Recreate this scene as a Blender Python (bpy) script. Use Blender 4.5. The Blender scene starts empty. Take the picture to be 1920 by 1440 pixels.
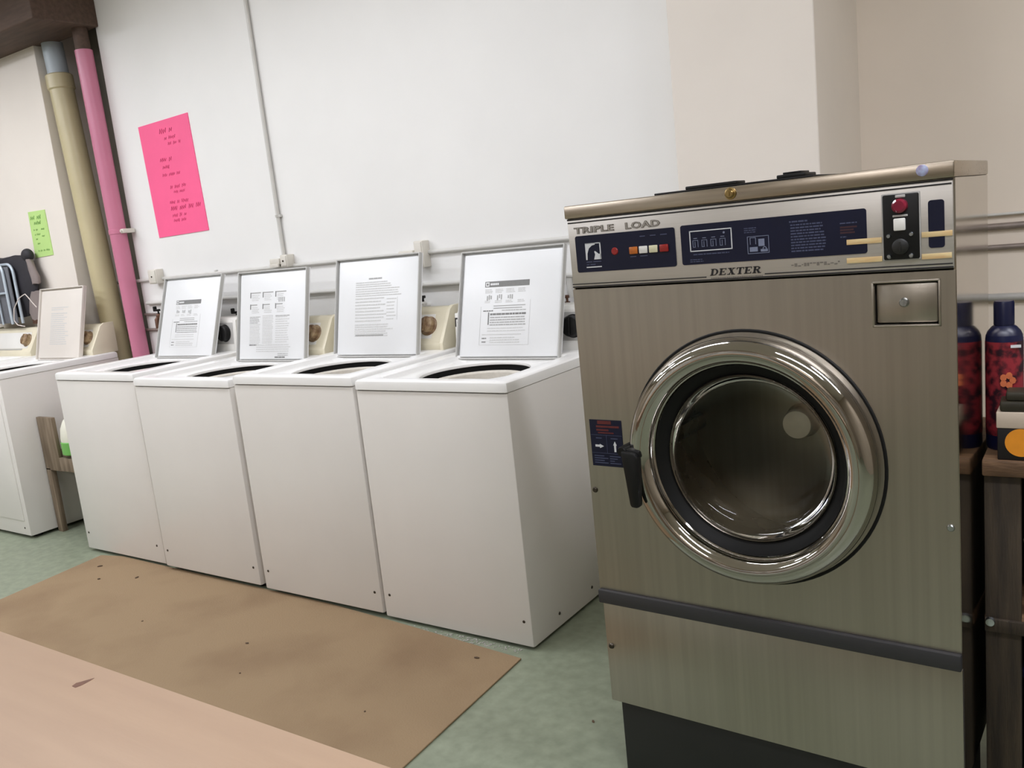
import bpy, bmesh, math, random
from mathutils import Matrix, Vector
random.seed(7)
PI = math.pi
SC = bpy.context.scene
COL = SC.collection

# ------------------------------------------------------------------ helpers
def lin(c):
    return tuple(((v / 255) / 12.92 if v / 255 <= 0.04045 else ((v / 255 + 0.055) / 1.055) ** 2.4) for v in c)

def mat(name, rgb, rough=0.5, metal=0.0, var=0.0, scale=8.0, bump=0.0, bscale=60.0, stretch=None, spec=None,
        emit=None, estr=0.0, rvar=0.0, aniso=0.0, coat=0.0, rgb2=None, detail=4.0, lo=0.35, hi=0.7):
    m = bpy.data.materials.new(name); m.use_nodes = True
    nt = m.node_tree; b = nt.nodes['Principled BSDF']
    c = lin(rgb)
    b.inputs['Base Color'].default_value = (*c, 1)
    b.inputs['Roughness'].default_value = rough
    b.inputs['Metallic'].default_value = metal
    if spec is not None: b.inputs['Specular IOR Level'].default_value = spec
    if coat: b.inputs['Coat Weight'].default_value = coat
    if aniso: b.inputs['Anisotropic'].default_value = aniso
    if emit:
        b.inputs['Emission Color'].default_value = (*lin(emit), 1); b.inputs['Emission Strength'].default_value = estr
    tc = nt.nodes.new('ShaderNodeTexCoord'); mp = nt.nodes.new('ShaderNodeMapping')
    nt.links.new(tc.outputs['Object'], mp.inputs['Vector'])
    if stretch: mp.inputs['Scale'].default_value = stretch
    n = nt.nodes.new('ShaderNodeTexNoise'); n.inputs['Scale'].default_value = scale; n.inputs['Detail'].default_value = detail
    nt.links.new(mp.outputs['Vector'], n.inputs['Vector'])
    if var or rgb2:
        r = nt.nodes.new('ShaderNodeValToRGB'); r.color_ramp.elements[0].position = lo; r.color_ramp.elements[1].position = hi
        c2 = lin(rgb2) if rgb2 else tuple(min(1, v * (1 - var)) for v in c)
        r.color_ramp.elements[0].color = (*c2, 1); r.color_ramp.elements[1].color = (*c, 1)
        nt.links.new(n.outputs['Fac'], r.inputs['Fac']); nt.links.new(r.outputs['Color'], b.inputs['Base Color'])
    if rvar:
        mr = nt.nodes.new('ShaderNodeMapRange'); mr.inputs['To Min'].default_value = max(0.02, rough - rvar); mr.inputs['To Max'].default_value = rough + rvar
        nt.links.new(n.outputs['Fac'], mr.inputs['Value']); nt.links.new(mr.outputs['Result'], b.inputs['Roughness'])
    if bump:
        nb = nt.nodes.new('ShaderNodeTexNoise'); nb.inputs['Scale'].default_value = bscale; nb.inputs['Detail'].default_value = 5
        nt.links.new(mp.outputs['Vector'], nb.inputs['Vector'])
        bp = nt.nodes.new('ShaderNodeBump'); bp.inputs['Strength'].default_value = bump; bp.inputs['Distance'].default_value = 0.004
        nt.links.new(nb.outputs['Fac'], bp.inputs['Height']); nt.links.new(bp.outputs['Normal'], b.inputs['Normal'])
    return m

FRONT = Matrix(((1, 0, 0, 0), (0, 0, -1, 0), (0, 1, 0, 0), (0, 0, 0, 1)))   # text plane xy -> xz facing -y

class MB:
    def __init__(self): self.bm = bmesh.new()
    def merge(self, tmp, mi=0, mtx=None):
        for f in tmp.faces: f.material_index = mi
        me = bpy.data.meshes.new('tmp'); tmp.to_mesh(me); tmp.free()
        if mtx is not None: me.transform(mtx)
        self.bm.from_mesh(me); bpy.data.meshes.remove(me); return self
    def box(self, x0, x1, y0, y1, z0, z1, bev=0.0, mi=0, mtx=None, seg=2):
        t = bmesh.new()
        bmesh.ops.create_cube(t, size=1)
        for v in t.verts:
            v.co = Vector((x0 + (v.co.x + .5) * (x1 - x0), y0 + (v.co.y + .5) * (y1 - y0), z0 + (v.co.z + .5) * (z1 - z0)))
        if bev: bmesh.ops.bevel(t, geom=list(t.edges), offset=bev, segments=seg, affect='EDGES', profile=.5)
        return self.merge(t, mi, mtx)
    def prism(self, poly, a0, a1, axis='x', bev=0.0, mi=0, mtx=None):
        # poly in the other two axes: x->(y,z)  y->(x,z)  z->(x,y)
        t = bmesh.new()
        def P(p, a): return {'x': (a, p[0], p[1]), 'y': (p[0], a, p[1]), 'z': (p[0], p[1], a)}[axis]
        A = [t.verts.new(P(p, a0)) for p in poly]; B = [t.verts.new(P(p, a1)) for p in poly]
        n = len(poly)
        t.faces.new(A); t.faces.new(B)
        for i in range(n): t.faces.new((A[i], A[(i + 1) % n], B[(i + 1) % n], B[i]))
        bmesh.ops.recalc_face_normals(t, faces=list(t.faces))
        if bev: bmesh.ops.bevel(t, geom=list(t.edges), offset=bev, segments=2, affect='EDGES', profile=.5)
        return self.merge(t, mi, mtx)
    def tube(self, pts, r, seg=12, mi=0, caps=True, closed=False):
        t = bmesh.new(); pts = [Vector(p) for p in pts]; n = len(pts)
        rs = r if isinstance(r, (list, tuple)) else [r] * n
        rings = []; up = None
        for i, p in enumerate(pts):
            if closed: d = pts[(i + 1) % n] - pts[i - 1]
            else: d = pts[min(i + 1, n - 1)] - pts[max(i - 1, 0)]
            d.normalize()
            if up is None: up = Vector((0, 0, 1)) if abs(d.z) < .9 else Vector((1, 0, 0))
            a = d.cross(up).normalized(); b = a.cross(d).normalized(); up = b
            rings.append([t.verts.new(p + rs[i] * (math.cos(2 * PI * k / seg) * a + math.sin(2 * PI * k / seg) * b)) for k in range(seg)])
        for i in range(n if closed else n - 1):
            A, B = rings[i], rings[(i + 1) % n]
            for k in range(seg): t.faces.new((A[k], A[(k + 1) % seg], B[(k + 1) % seg], B[k]))
        if caps and not closed: t.faces.new(rings[0]); t.faces.new(rings[-1])
        bmesh.ops.recalc_face_normals(t, faces=list(t.faces))
        return self.merge(t, mi)
    def lathe(self, prof, c=(0, 0, 0), axis='z', seg=48, mi=0, closed=False, mtx=None):
        # prof: (radius, along axis).  axis 'y' revolves about y.
        t = bmesh.new(); rings = []
        for (r, h) in prof:
            if r < 1e-6:
                co = {'z': (0, 0, h), 'y': (0, h, 0), 'x': (h, 0, 0)}[axis]
                rings.append([t.verts.new(Vector(co) + Vector(c))]); continue
            ring = []
            for k in range(seg):
                a = 2 * PI * k / seg; ca, sa = r * math.cos(a), r * math.sin(a)
                co = {'z': (ca, sa, h), 'y': (ca, h, sa), 'x': (h, ca, sa)}[axis]
                ring.append(t.verts.new(Vector(co) + Vector(c)))
            rings.append(ring)
        for A, B in list(zip(rings, rings[1:])) + ([(rings[-1], rings[0])] if closed else []):
            if len(A) == 1 and len(B) == 1: continue
            for k in range(seg):
                k2 = (k + 1) % seg
                if len(A) == 1: t.faces.new((A[0], B[k], B[k2]))
                elif len(B) == 1: t.faces.new((A[k], A[k2], B[0]))
                else: t.faces.new((A[k], A[k2], B[k2], B[k]))
        bmesh.ops.recalc_face_normals(t, faces=list(t.faces))
        return self.merge(t, mi, mtx)
    def loops(self, loops, mi=0, fill_last=False, fill_first=False):
        t = bmesh.new(); L = [[t.verts.new(p) for p in lp] for lp in loops]; n = len(L[0])
        for A, B in zip(L, L[1:]):
            for k in range(n): t.faces.new((A[k], A[(k + 1) % n], B[(k + 1) % n], B[k]))
        if fill_last: t.faces.new(L[-1])
        if fill_first: t.faces.new(L[0])
        bmesh.ops.recalc_face_normals(t, faces=list(t.faces))
        return self.merge(t, mi)
    def text(self, s, size, mtx, depth=0.0004, sx=1.0, shear=0.0, off=0.0, mi=0, align='LEFT', spacing=1.0):
        cu = bpy.data.curves.new('t', 'FONT'); cu.body = s; cu.size = size; cu.extrude = depth; cu.shear = shear; cu.offset = off
        cu.align_x = align; cu.space_character = spacing; cu.resolution_u = 2
        o = bpy.data.objects.new('t', cu); COL.objects.link(o)
        bpy.context.view_layer.update()
        me = bpy.data.meshes.new_from_object(o.evaluated_get(bpy.context.evaluated_depsgraph_get()))
        bpy.data.objects.remove(o); bpy.data.curves.remove(cu)
        me.transform(mtx @ Matrix.Diagonal((sx, 1, 1, 1)))
        k = len(self.bm.faces); self.bm.from_mesh(me); bpy.data.meshes.remove(me)
        self.bm.faces.ensure_lookup_table()
        for f in self.bm.faces[k:]: f.material_index = mi
        return self
    def build(self, name, mats, parent=None, smooth=35, loc=(0, 0, 0), rot=(0, 0, 0)):
        me = bpy.data.meshes.new(name); self.bm.to_mesh(me); self.bm.free()
        for m in (mats if isinstance(mats, (list, tuple)) else [mats]): me.materials.append(m)
        if smooth:
            for p in me.polygons: p.use_smooth = True
            me.set_sharp_from_angle(angle=math.radians(smooth))
        o = bpy.data.objects.new(name, me); COL.objects.link(o)
        o.location = loc; o.rotation_euler = rot
        if parent: o.parent = parent
        return o

def thing(name, label, cat, loc=(0, 0, 0), rz=0.0, group=None):
    o = bpy.data.objects.new(name, None); COL.objects.link(o); o.empty_display_size = .05
    o.location = loc; o.rotation_euler = (0, 0, rz); o['label'] = label; o['category'] = cat
    if group: o['group'] = group
    return o
def tag(o, label, cat, group=None, kind=None):
    o['label'] = label; o['category'] = cat
    if group: o['group'] = group
    if kind: o['kind'] = kind
    return o
def struct(o): o['kind'] = 'structure'; return o

def rect_loop(cx, cy, x0, x1, y0, y1, angs, r=0.0):
    """points where rays from (cx,cy) meet a rectangle with rounded corners"""
    out = []
    for a in angs:
        dx, dy = math.cos(a), math.sin(a)
        t = min([((x1 if dx > 0 else x0) - cx) / dx if abs(dx) > 1e-9 else 1e9, ((y1 if dy > 0 else y0) - cy) / dy if abs(dy) > 1e-9 else 1e9])
        if r:
            for (qx, qy, sx, sy) in ((x1 - r, y1 - r, 1, 1), (x0 + r, y1 - r, -1, 1), (x0 + r, y0 + r, -1, -1), (x1 - r, y0 + r, 1, -1)):
                px, py = cx + t * dx, cy + t * dy
                if (px - qx) * sx > 0 and (py - qy) * sy > 0:
                    ex, ey = cx - qx, cy - qy; B = ex * dx + ey * dy; Cc = ex * ex + ey * ey - r * r
                    t = -B + math.sqrt(max(0, B * B - Cc)); break
        out.append((cx + t * dx, cy + t * dy))
    return out
def angles(cx, cy, rects, n=96):
    a = [2 * PI * k / n for k in range(n)]
    for (x0, x1, y0, y1) in rects:
        for (x, y) in ((x0, y0), (x1, y0), (x0, y1), (x1, y1)):
            b = math.atan2(y - cy, x - cx) % (2 * PI)
            i = min(range(len(a)), key=lambda k: abs(a[k] - b)); a[i] = b
    return sorted(a)

# ------------------------------------------------------------------ materials
M = {}
M['wall'] = mat('white_wall_paint', (236, 235, 232), .62, var=.03, scale=3, bump=.12, bscale=30)
M['pier'] = mat('cream_wall_paint', (232, 224, 214), .6, var=.04, scale=3, bump=.12, bscale=30)
M['recess'] = mat('warm_lit_wall_paint', (230, 218, 203), .6, var=.04, scale=3, bump=.12, bscale=30)  # white wall; warm bounce light tinted into the base colour
M['chase'] = mat('shaded_chase_wall', (112, 106, 95), .8, var=.2, scale=6, bump=.2)  # shade of the slot between the pipes put into the wall colour
M['ceil'] = mat('ceiling_paint', (226, 222, 214), .8, var=.03, scale=4)
M['roomwall'] = mat('dim_room_wall_paint', (168, 156, 138), .7, var=.1, scale=2)
M['floor'] = mat('green_linoleum', (140, 147, 126), .42, scale=26, rgb2=(124, 132, 112), bump=.05, bscale=90, detail=8)
M['beam'] = mat('dark_brown_timber', (92, 72, 60), .7, var=.35, scale=6, stretch=(1, 8, 8), bump=.2)
M['enamel'] = mat('white_enamel', (222, 218, 212), .30, var=.025, scale=5)
M['deck'] = mat('white_porcelain_top', (238, 237, 234), .22, var=.02, scale=5)
M['lidw'] = mat('lid_white', (228, 229, 229), .35, var=.02, scale=5)
M['lidcream'] = mat('yellowed_lid_cream', (222, 215, 206), .4, var=.04, scale=5)
M['lidgrey'] = mat('lid_flange_grey', (188, 187, 183), .45, var=.05, scale=20)
M['almond'] = mat('almond_plastic', (225, 217, 192), .4, var=.05, scale=12)
M['offwhite'] = mat('offwhite_plastic', (228, 226, 220), .4, var=.03, scale=10)
M['greyplate'] = mat('grey_console_plate', (176, 174, 170), .4, var=.06, scale=12)
M['black'] = mat('black_plastic', (14, 14, 14), .45, spec=.3, var=.2, scale=20)
M['rubber'] = mat('black_rubber', (10, 10, 9), .6, spec=.3, var=.2, scale=30)
M['tan'] = mat('rusty_tan_knob', (168, 146, 112), .5, rgb2=(112, 84, 60), scale=40)
M['ink'] = mat('printed_grey_ink', (172, 172, 170), .6, var=.1, scale=200)
M['inkpale'] = mat('printed_pale_ink', (208, 208, 206), .6, var=.08, scale=200)
M['inkdark'] = mat('printed_dark_ink', (126, 126, 124), .6, var=.1, scale=200)
M['basket'] = mat('speckled_enamel_basket', (214, 208, 196), .35, var=.12, scale=60)
M['screw'] = mat('dull_screw_steel', (84, 78, 70), .4, metal=1, var=.2, scale=80)
M['steel'] = mat('brushed_stainless', (178, 171, 160), .36, metal=1, var=.10, scale=3, stretch=(22, 22, .35), rvar=.03, aniso=.3)
M['steelside'] = mat('polished_stainless_side', (182, 174, 162), .1, metal=1, var=.06, scale=6, stretch=(1, 1, .3), rvar=.03)
M['fascia'] = mat('satin_aluminium', (200, 195, 188), .42, metal=.75, var=.05, scale=10, stretch=(1, 1, 30), rvar=.04)
M['topsteel'] = mat('stainless_top', (182, 170, 154), .3, metal=1, var=.12, scale=9, stretch=(.6, 20, 20), rvar=.08)
M['chrome'] = mat('chrome', (180, 176, 170), .055, metal=1, var=.04, scale=4)
M['drum'] = mat('drum_steel', (116, 110, 100), .28, metal=1, var=.15, scale=14, rvar=.1)
M['hub'] = mat('pale_hub_glint', (250, 241, 218), .4, metal=.0, var=.1, scale=30)  # pale non-metal colour stands in for light caught by the steel hub
M['navy'] = mat('navy_panel', (17, 20, 44), .4, spec=.3, var=.2, scale=14)
M['navyink'] = mat('pale_blue_print', (124, 132, 156), .5, var=.15, scale=120)
M['dimink'] = mat('dim_blue_print', (70, 76, 104), .5, var=.2, scale=120)
M['whiteink'] = mat('white_print', (214, 216, 218), .5, var=.08, scale=120)
M['maroon'] = mat('maroon_print', (56, 26, 36), .5, var=.2, scale=120)
M['blackink'] = mat('black_print', (24, 22, 24), .5, var=.1, scale=60)
M['greyink'] = mat('grey_print', (112, 106, 98), .5, var=.1, scale=120)
M['redbtn'] = mat('red_button', (150, 34, 30), .3, var=.15, scale=60)
M['amberbtn'] = mat('amber_button', (186, 104, 40), .3, var=.15, scale=60)
M['whitebtn'] = mat('white_button', (224, 222, 216), .35, var=.05, scale=60)
M['creambtn'] = mat('cream_button', (214, 210, 176), .35, var=.06, scale=60)
M['magenta'] = mat('cherry_red_lens', (132, 20, 50), .15, var=.3, scale=50, coat=.5)
M['tape'] = mat('yellowed_tape', (216, 196, 146), .5, rgb2=(206, 172, 122), scale=30, stretch=(1, 1, 5))
M['brass'] = mat('brass_lock', (178, 152, 100), .3, metal=1, var=.25, scale=90)
M['silver'] = mat('bright_bolt', (190, 196, 200), .25, metal=1, var=.15, scale=90)
M['sticker'] = mat('silvery_blue_sticker', (168, 180, 208), .4, rgb2=(120, 84, 120), scale=60)
M['bumper'] = mat('charcoal_bumper_rubber', (44, 43, 45), .55, var=.15, scale=20, stretch=(1, 1, 30))
M['blackbase'] = mat('black_painted_base', (18, 18, 16), .5, var=.2, scale=12)
M['warnred'] = mat('warning_red', (98, 32, 32), .5, var=.25, scale=60)
M['pinkpaper'] = mat('neon_pink_card', (252, 98, 148), .6, var=.05, scale=6)
M['pinkink'] = mat('faded_marker', (200, 62, 112), .6, var=.1, scale=90)
M['greenpaper'] = mat('lime_green_paper', (186, 220, 136), .6, var=.05, scale=6)
M['greenink'] = mat('dark_green_marker', (116, 160, 84), .6, var=.1, scale=90)
M['yellowpipe'] = mat('mustard_pipe_paint', (196, 184, 146), .38, var=.08, scale=5)
M['bluegrey'] = mat('blue_grey_pipe_paint', (176, 186, 192), .42, var=.08, scale=5)
M['pinkpipe'] = mat('rose_pink_pipe_paint', (200, 122, 148), .36, var=.06, scale=5)
M['conduit'] = mat('white_conduit', (206, 204, 198), .4, var=.06, scale=20)
M['boxw'] = mat('ivory_switch_box', (218, 213, 202), .45, var=.06, scale=20)
M['oldpipe'] = mat('aged_copper_pipe', (150, 138, 130), .45, metal=.3, var=.2, scale=30)
M['valvebrown'] = mat('brown_bronze_valve', (110, 78, 62), .45, metal=.5, var=.25, scale=50)
M['cardmat'] = mat('brown_floor_mat', (143, 120, 90), .75, scale=2.6, rgb2=(128, 104, 76), bump=.35, bscale=160, detail=9, lo=.3, hi=.55)
M['pinkwood'] = mat('pale_beech_laminate', (176, 148, 122), .45, scale=3, rgb2=(170, 142, 117), stretch=(1, 9, 9), bump=.04, bscale=30, detail=6)
M['knot'] = mat('dark_wood_knot', (116, 76, 54), .6, var=.3, scale=90)
M['oldwood'] = mat('weathered_grey_brown_wood', (142, 126, 106), .75, scale=5, rgb2=(104, 88, 70), stretch=(8, 8, .7), bump=.3, bscale=40)
M['darkwood'] = mat('dark_rough_timber', (64, 53, 39), .7, scale=6, rgb2=(38, 30, 21), stretch=(9, 9, .8), bump=.4, bscale=40)
M['boardwood'] = mat('scuffed_shelf_board', (134, 103, 75), .65, scale=9, rgb2=(84, 62, 43), stretch=(1, 6, 6), bump=.3, bscale=40)
M['jugwhite'] = mat('pale_cream_jug', (232, 230, 214), .4, var=.05, scale=12)
M['green'] = mat('grass_green_plastic', (118, 186, 94), .4, var=.1, scale=14)
M['tanbag'] = mat('tan_cloth', (196, 178, 154), .8, var=.15, scale=14, bump=.3)
M['blackcloth'] = mat('black_nylon_cloth', (46, 44, 50), .7, var=.35, scale=9, bump=.4, bscale=24)
M['greycloth'] = mat('faded_grey_lining', (140, 128, 124), .8, var=.2, scale=9, bump=.3, bscale=24)
M['bluesteel'] = mat('pale_blue_tube_steel', (196, 208, 218), .35, metal=.25, var=.1, scale=20)
M['mesh'] = mat('slate_grey_mesh_fabric', (112, 114, 120), .8, var=.35, scale=40, stretch=(6, 6, .6), bump=.4)
M['cord'] = mat('pale_cord', (222, 212, 204), .6, var=.1, scale=40)
M['deepblue'] = mat('deep_blue_plastic', (18, 24, 62), .35, var=.25, scale=14)
M['capblue'] = mat('dark_blue_cap', (16, 20, 52), .35, var=.2, scale=20)
M['redlabel'] = mat('red_floral_label', (140, 40, 50), .35, scale=42, rgb2=(40, 12, 26), lo=.42, hi=.58)
M['orange'] = mat('orange_print', (232, 148, 36), .5, var=.12, scale=30)
M['peach'] = mat('peach_print', (206, 112, 70), .5, var=.2, scale=60)
M['blackcard'] = mat('black_carton', (24, 20, 22), .5, var=.2, scale=20)
M['whitecard'] = mat('white_carton_lid', (206, 190, 172), .55, var=.08, scale=20)
M['olive'] = mat('olive_dark_sleeve', (52, 48, 36), .5, var=.3, scale=20)
M['plasticbag'] = mat('crumpled_pale_plastic', (206, 176, 164), .35, scale=14, rgb2=(150, 70, 66), bump=.6, bscale=20, lo=.3, hi=.5)
M['lint'] = mat('white_lint', (176, 172, 164), .9, var=.2, scale=60)
M['dirt'] = mat('dark_debris', (92, 72, 54), .9, var=.3, scale=60)
M['fixture'] = mat('lamp_housing_white', (230, 230, 226), .5, var=.03, scale=8)
M['furnish'] = mat('tan_dryer_enamel', (170, 158, 138), .5, var=.15, scale=4)

def glass_mat():
    m = bpy.data.materials.new('door_glass'); m.use_nodes = True; nt = m.node_tree; nt.nodes.clear()
    o = nt.nodes.new('ShaderNodeOutputMaterial'); mx = nt.nodes.new('ShaderNodeMixShader'); lw = nt.nodes.new('ShaderNodeLayerWeight')
    tr = nt.nodes.new('ShaderNodeBsdfTransparent'); gl = nt.nodes.new('ShaderNodeBsdfGlossy')
    tr.inputs['Color'].default_value = (.82, .82, .77, 1); gl.inputs['Roughness'].default_value = .02; gl.inputs['Color'].default_value = (.9, .9, .9, 1)
    lw.inputs['Blend'].default_value = .22
    nz = nt.nodes.new('ShaderNodeTexNoise'); nz.inputs['Scale'].default_value = 6
    mr = nt.nodes.new('ShaderNodeMapRange'); mr.inputs['To Min'].default_value = .02; mr.inputs['To Max'].default_value = .06
    nt.links.new(nz.outputs['Fac'], mr.inputs['Value']); nt.links.new(mr.outputs['Result'], gl.inputs['Roughness'])
    nt.links.new(lw.outputs['Fresnel'], mx.inputs['Fac']); nt.links.new(tr.outputs[0], mx.inputs[1]); nt.links.new(gl.outputs[0], mx.inputs[2])
    nt.links.new(mx.outputs[0], o.inputs['Surface']); return m
M['glass'] = glass_mat()
def drum_back_mat():
    m = mat('circular_brushed_drum_back', (126, 117, 102), .4, metal=.75, var=.1, scale=20)
    nt = m.node_tree; b = nt.nodes['Principled BSDF']; b.inputs['Anisotropic'].default_value = .85
    t = nt.nodes.new('ShaderNodeTangent'); t.direction_type = 'RADIAL'; t.axis = 'Y'
    nt.links.new(t.outputs['Tangent'], b.inputs['Tangent']); return m
M['drumback'] = drum_back_mat()

# ------------------------------------------------------------------ camera
C = Vector((3.74029, -2.17412, 1.36004))
R = ((0.8253029057678212, -0.5645465315006597, -0.012740781050059755),
     (0.5552511744093345, 0.8071928592736302, 0.2003392653842887),
     (-0.10281656991091334, -0.172414911501982, 0.9796437368980205))
cd = bpy.data.cameras.new('camera'); cam = bpy.data.objects.new('camera', cd); COL.objects.link(cam)
cam.matrix_world = Matrix(((R[0][0], R[0][2], -R[0][1], C.x), (R[1][0], R[1][2], -R[1][1], C.y), (R[2][0], R[2][2], -R[2][1], C.z), (0, 0, 0, 1)))
cd.sensor_width = 36; cd.lens = 1637.18 / 1920 * 36; cd.clip_start = .02
SC.camera = cam

# ------------------------------------------------------------------ setting
ZC = 2.95
struct(MB().box(-4.2, 6.2, -5.2, 1.5, -.08, 0).build('floor', M['floor'], smooth=0))
struct(MB().box(-4.2, 6.2, -5.2, 1.5, ZC, ZC + .08).build('ceiling', M['ceil'], smooth=0))
struct(MB().box(-.85, 2.51, .8, 1.0, 0, ZC).build('wall_back', M['wall'], smooth=0))
struct(MB().box(-4.2, -1.36, .72, 1.2, 0, ZC, .004).build('wall_back_left_pier', M['pier'], smooth=0))
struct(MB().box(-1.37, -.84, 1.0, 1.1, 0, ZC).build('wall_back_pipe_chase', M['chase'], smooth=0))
struct(MB().box(2.51, 2.985, .7, 1.4, 0, ZC, .004).build('wall_back_right_pier', M['pier'], smooth=0))
struct(MB().box(2.985, 6.2, 1.26, 1.4, 0, ZC).build('wall_back_right', M['recess'], smooth=0))
struct(MB().box(-4.3, -4.2, -5.2, 1.5, 0, ZC).build('wall_left', M['roomwall'], smooth=0))
struct(MB().box(6.2, 6.3, -5.2, 1.5, 0, ZC).build('wall_right', M['roomwall'], smooth=0))
struct(MB().box(-4.2, 6.2, -5.3, -5.2, 0, ZC).build('wall_front', M['roomwall'], smooth=0))
struct(MB().box(-3.6, -.82, .44, .8, 2.675, ZC, .006).build('ceiling_beam', M['beam'], smooth=0))

# unseen ceiling lamps: a row over the washers, the rest added as fill
def lamp(x, y, ln, power, label, rz=0.0, tint=(244, 246, 255)):
    t = thing('unseen_lamp', label, 'ceiling lamp', (x, y, ZC), rz, 'ceiling lamps')
    MB().box(-ln / 2, ln / 2, -.11, .11, -.06, 0, .008).build('housing', M['fixture'], t)
    g = mat('lit_diffuser', (255, 255, 255), .5, emit=tint, estr=power * .3)
    MB().box(-ln / 2 + .03, ln / 2 - .03, -.09, .09, -.085, -.06, .008).build('diffuser', g, t)
    ld = bpy.data.lights.new('lamp_light', 'AREA'); ld.shape = 'RECTANGLE'; ld.size = ln - .06; ld.size_y = .2; ld.energy = power
    ld.color = lin(tint)
    lo = bpy.data.objects.new('lamp_light', ld); COL.objects.link(lo); lo.parent = t; lo.location = (0, 0, -.1)
    return t
lamp(.3, -.35, 1.5, 9.5, 'fluorescent ceiling lamp above the row of white washers')
lamp(1.7, -.5, 1.2, 16.2, 'fluorescent ceiling lamp above the last white washer and the stainless machine')
lamp(-2.1, -.6, 1.5, 24.9, 'fluorescent ceiling lamp over the left end of the washer row')
lamp(-.9, -1.4, 1.5, 29.2, 'unseen fill lamp added above the left end of the brown mat')
lamp(-.6, -3.2, 1.5, 43.3, 'unseen fill lamp added over the middle of the room behind the table')
lamp(-3.0, -3.6, 1.5, 32.5, 'unseen fill lamp added over the far left rear of the room')
lamp(3.3, -4.75, 1.5, 36.9, 'unseen fill lamp added behind the camera over the dryers')
lamp(4.0, -1.6, 1.5, 30.3, 'unseen fill lamp added right above the camera')
lamp(5.0, -.6, 1.5, 31.4, 'unseen fill lamp added above the timber shelf unit')

# ------------------------------------------------------------------ top-loading washers
def printed(mb, rects, y, mi):
    for (x0, x1, z0, z1) in rects: mb.box(x0, x1, y - .0004, y, z0, z1, mi=mi)

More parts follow.
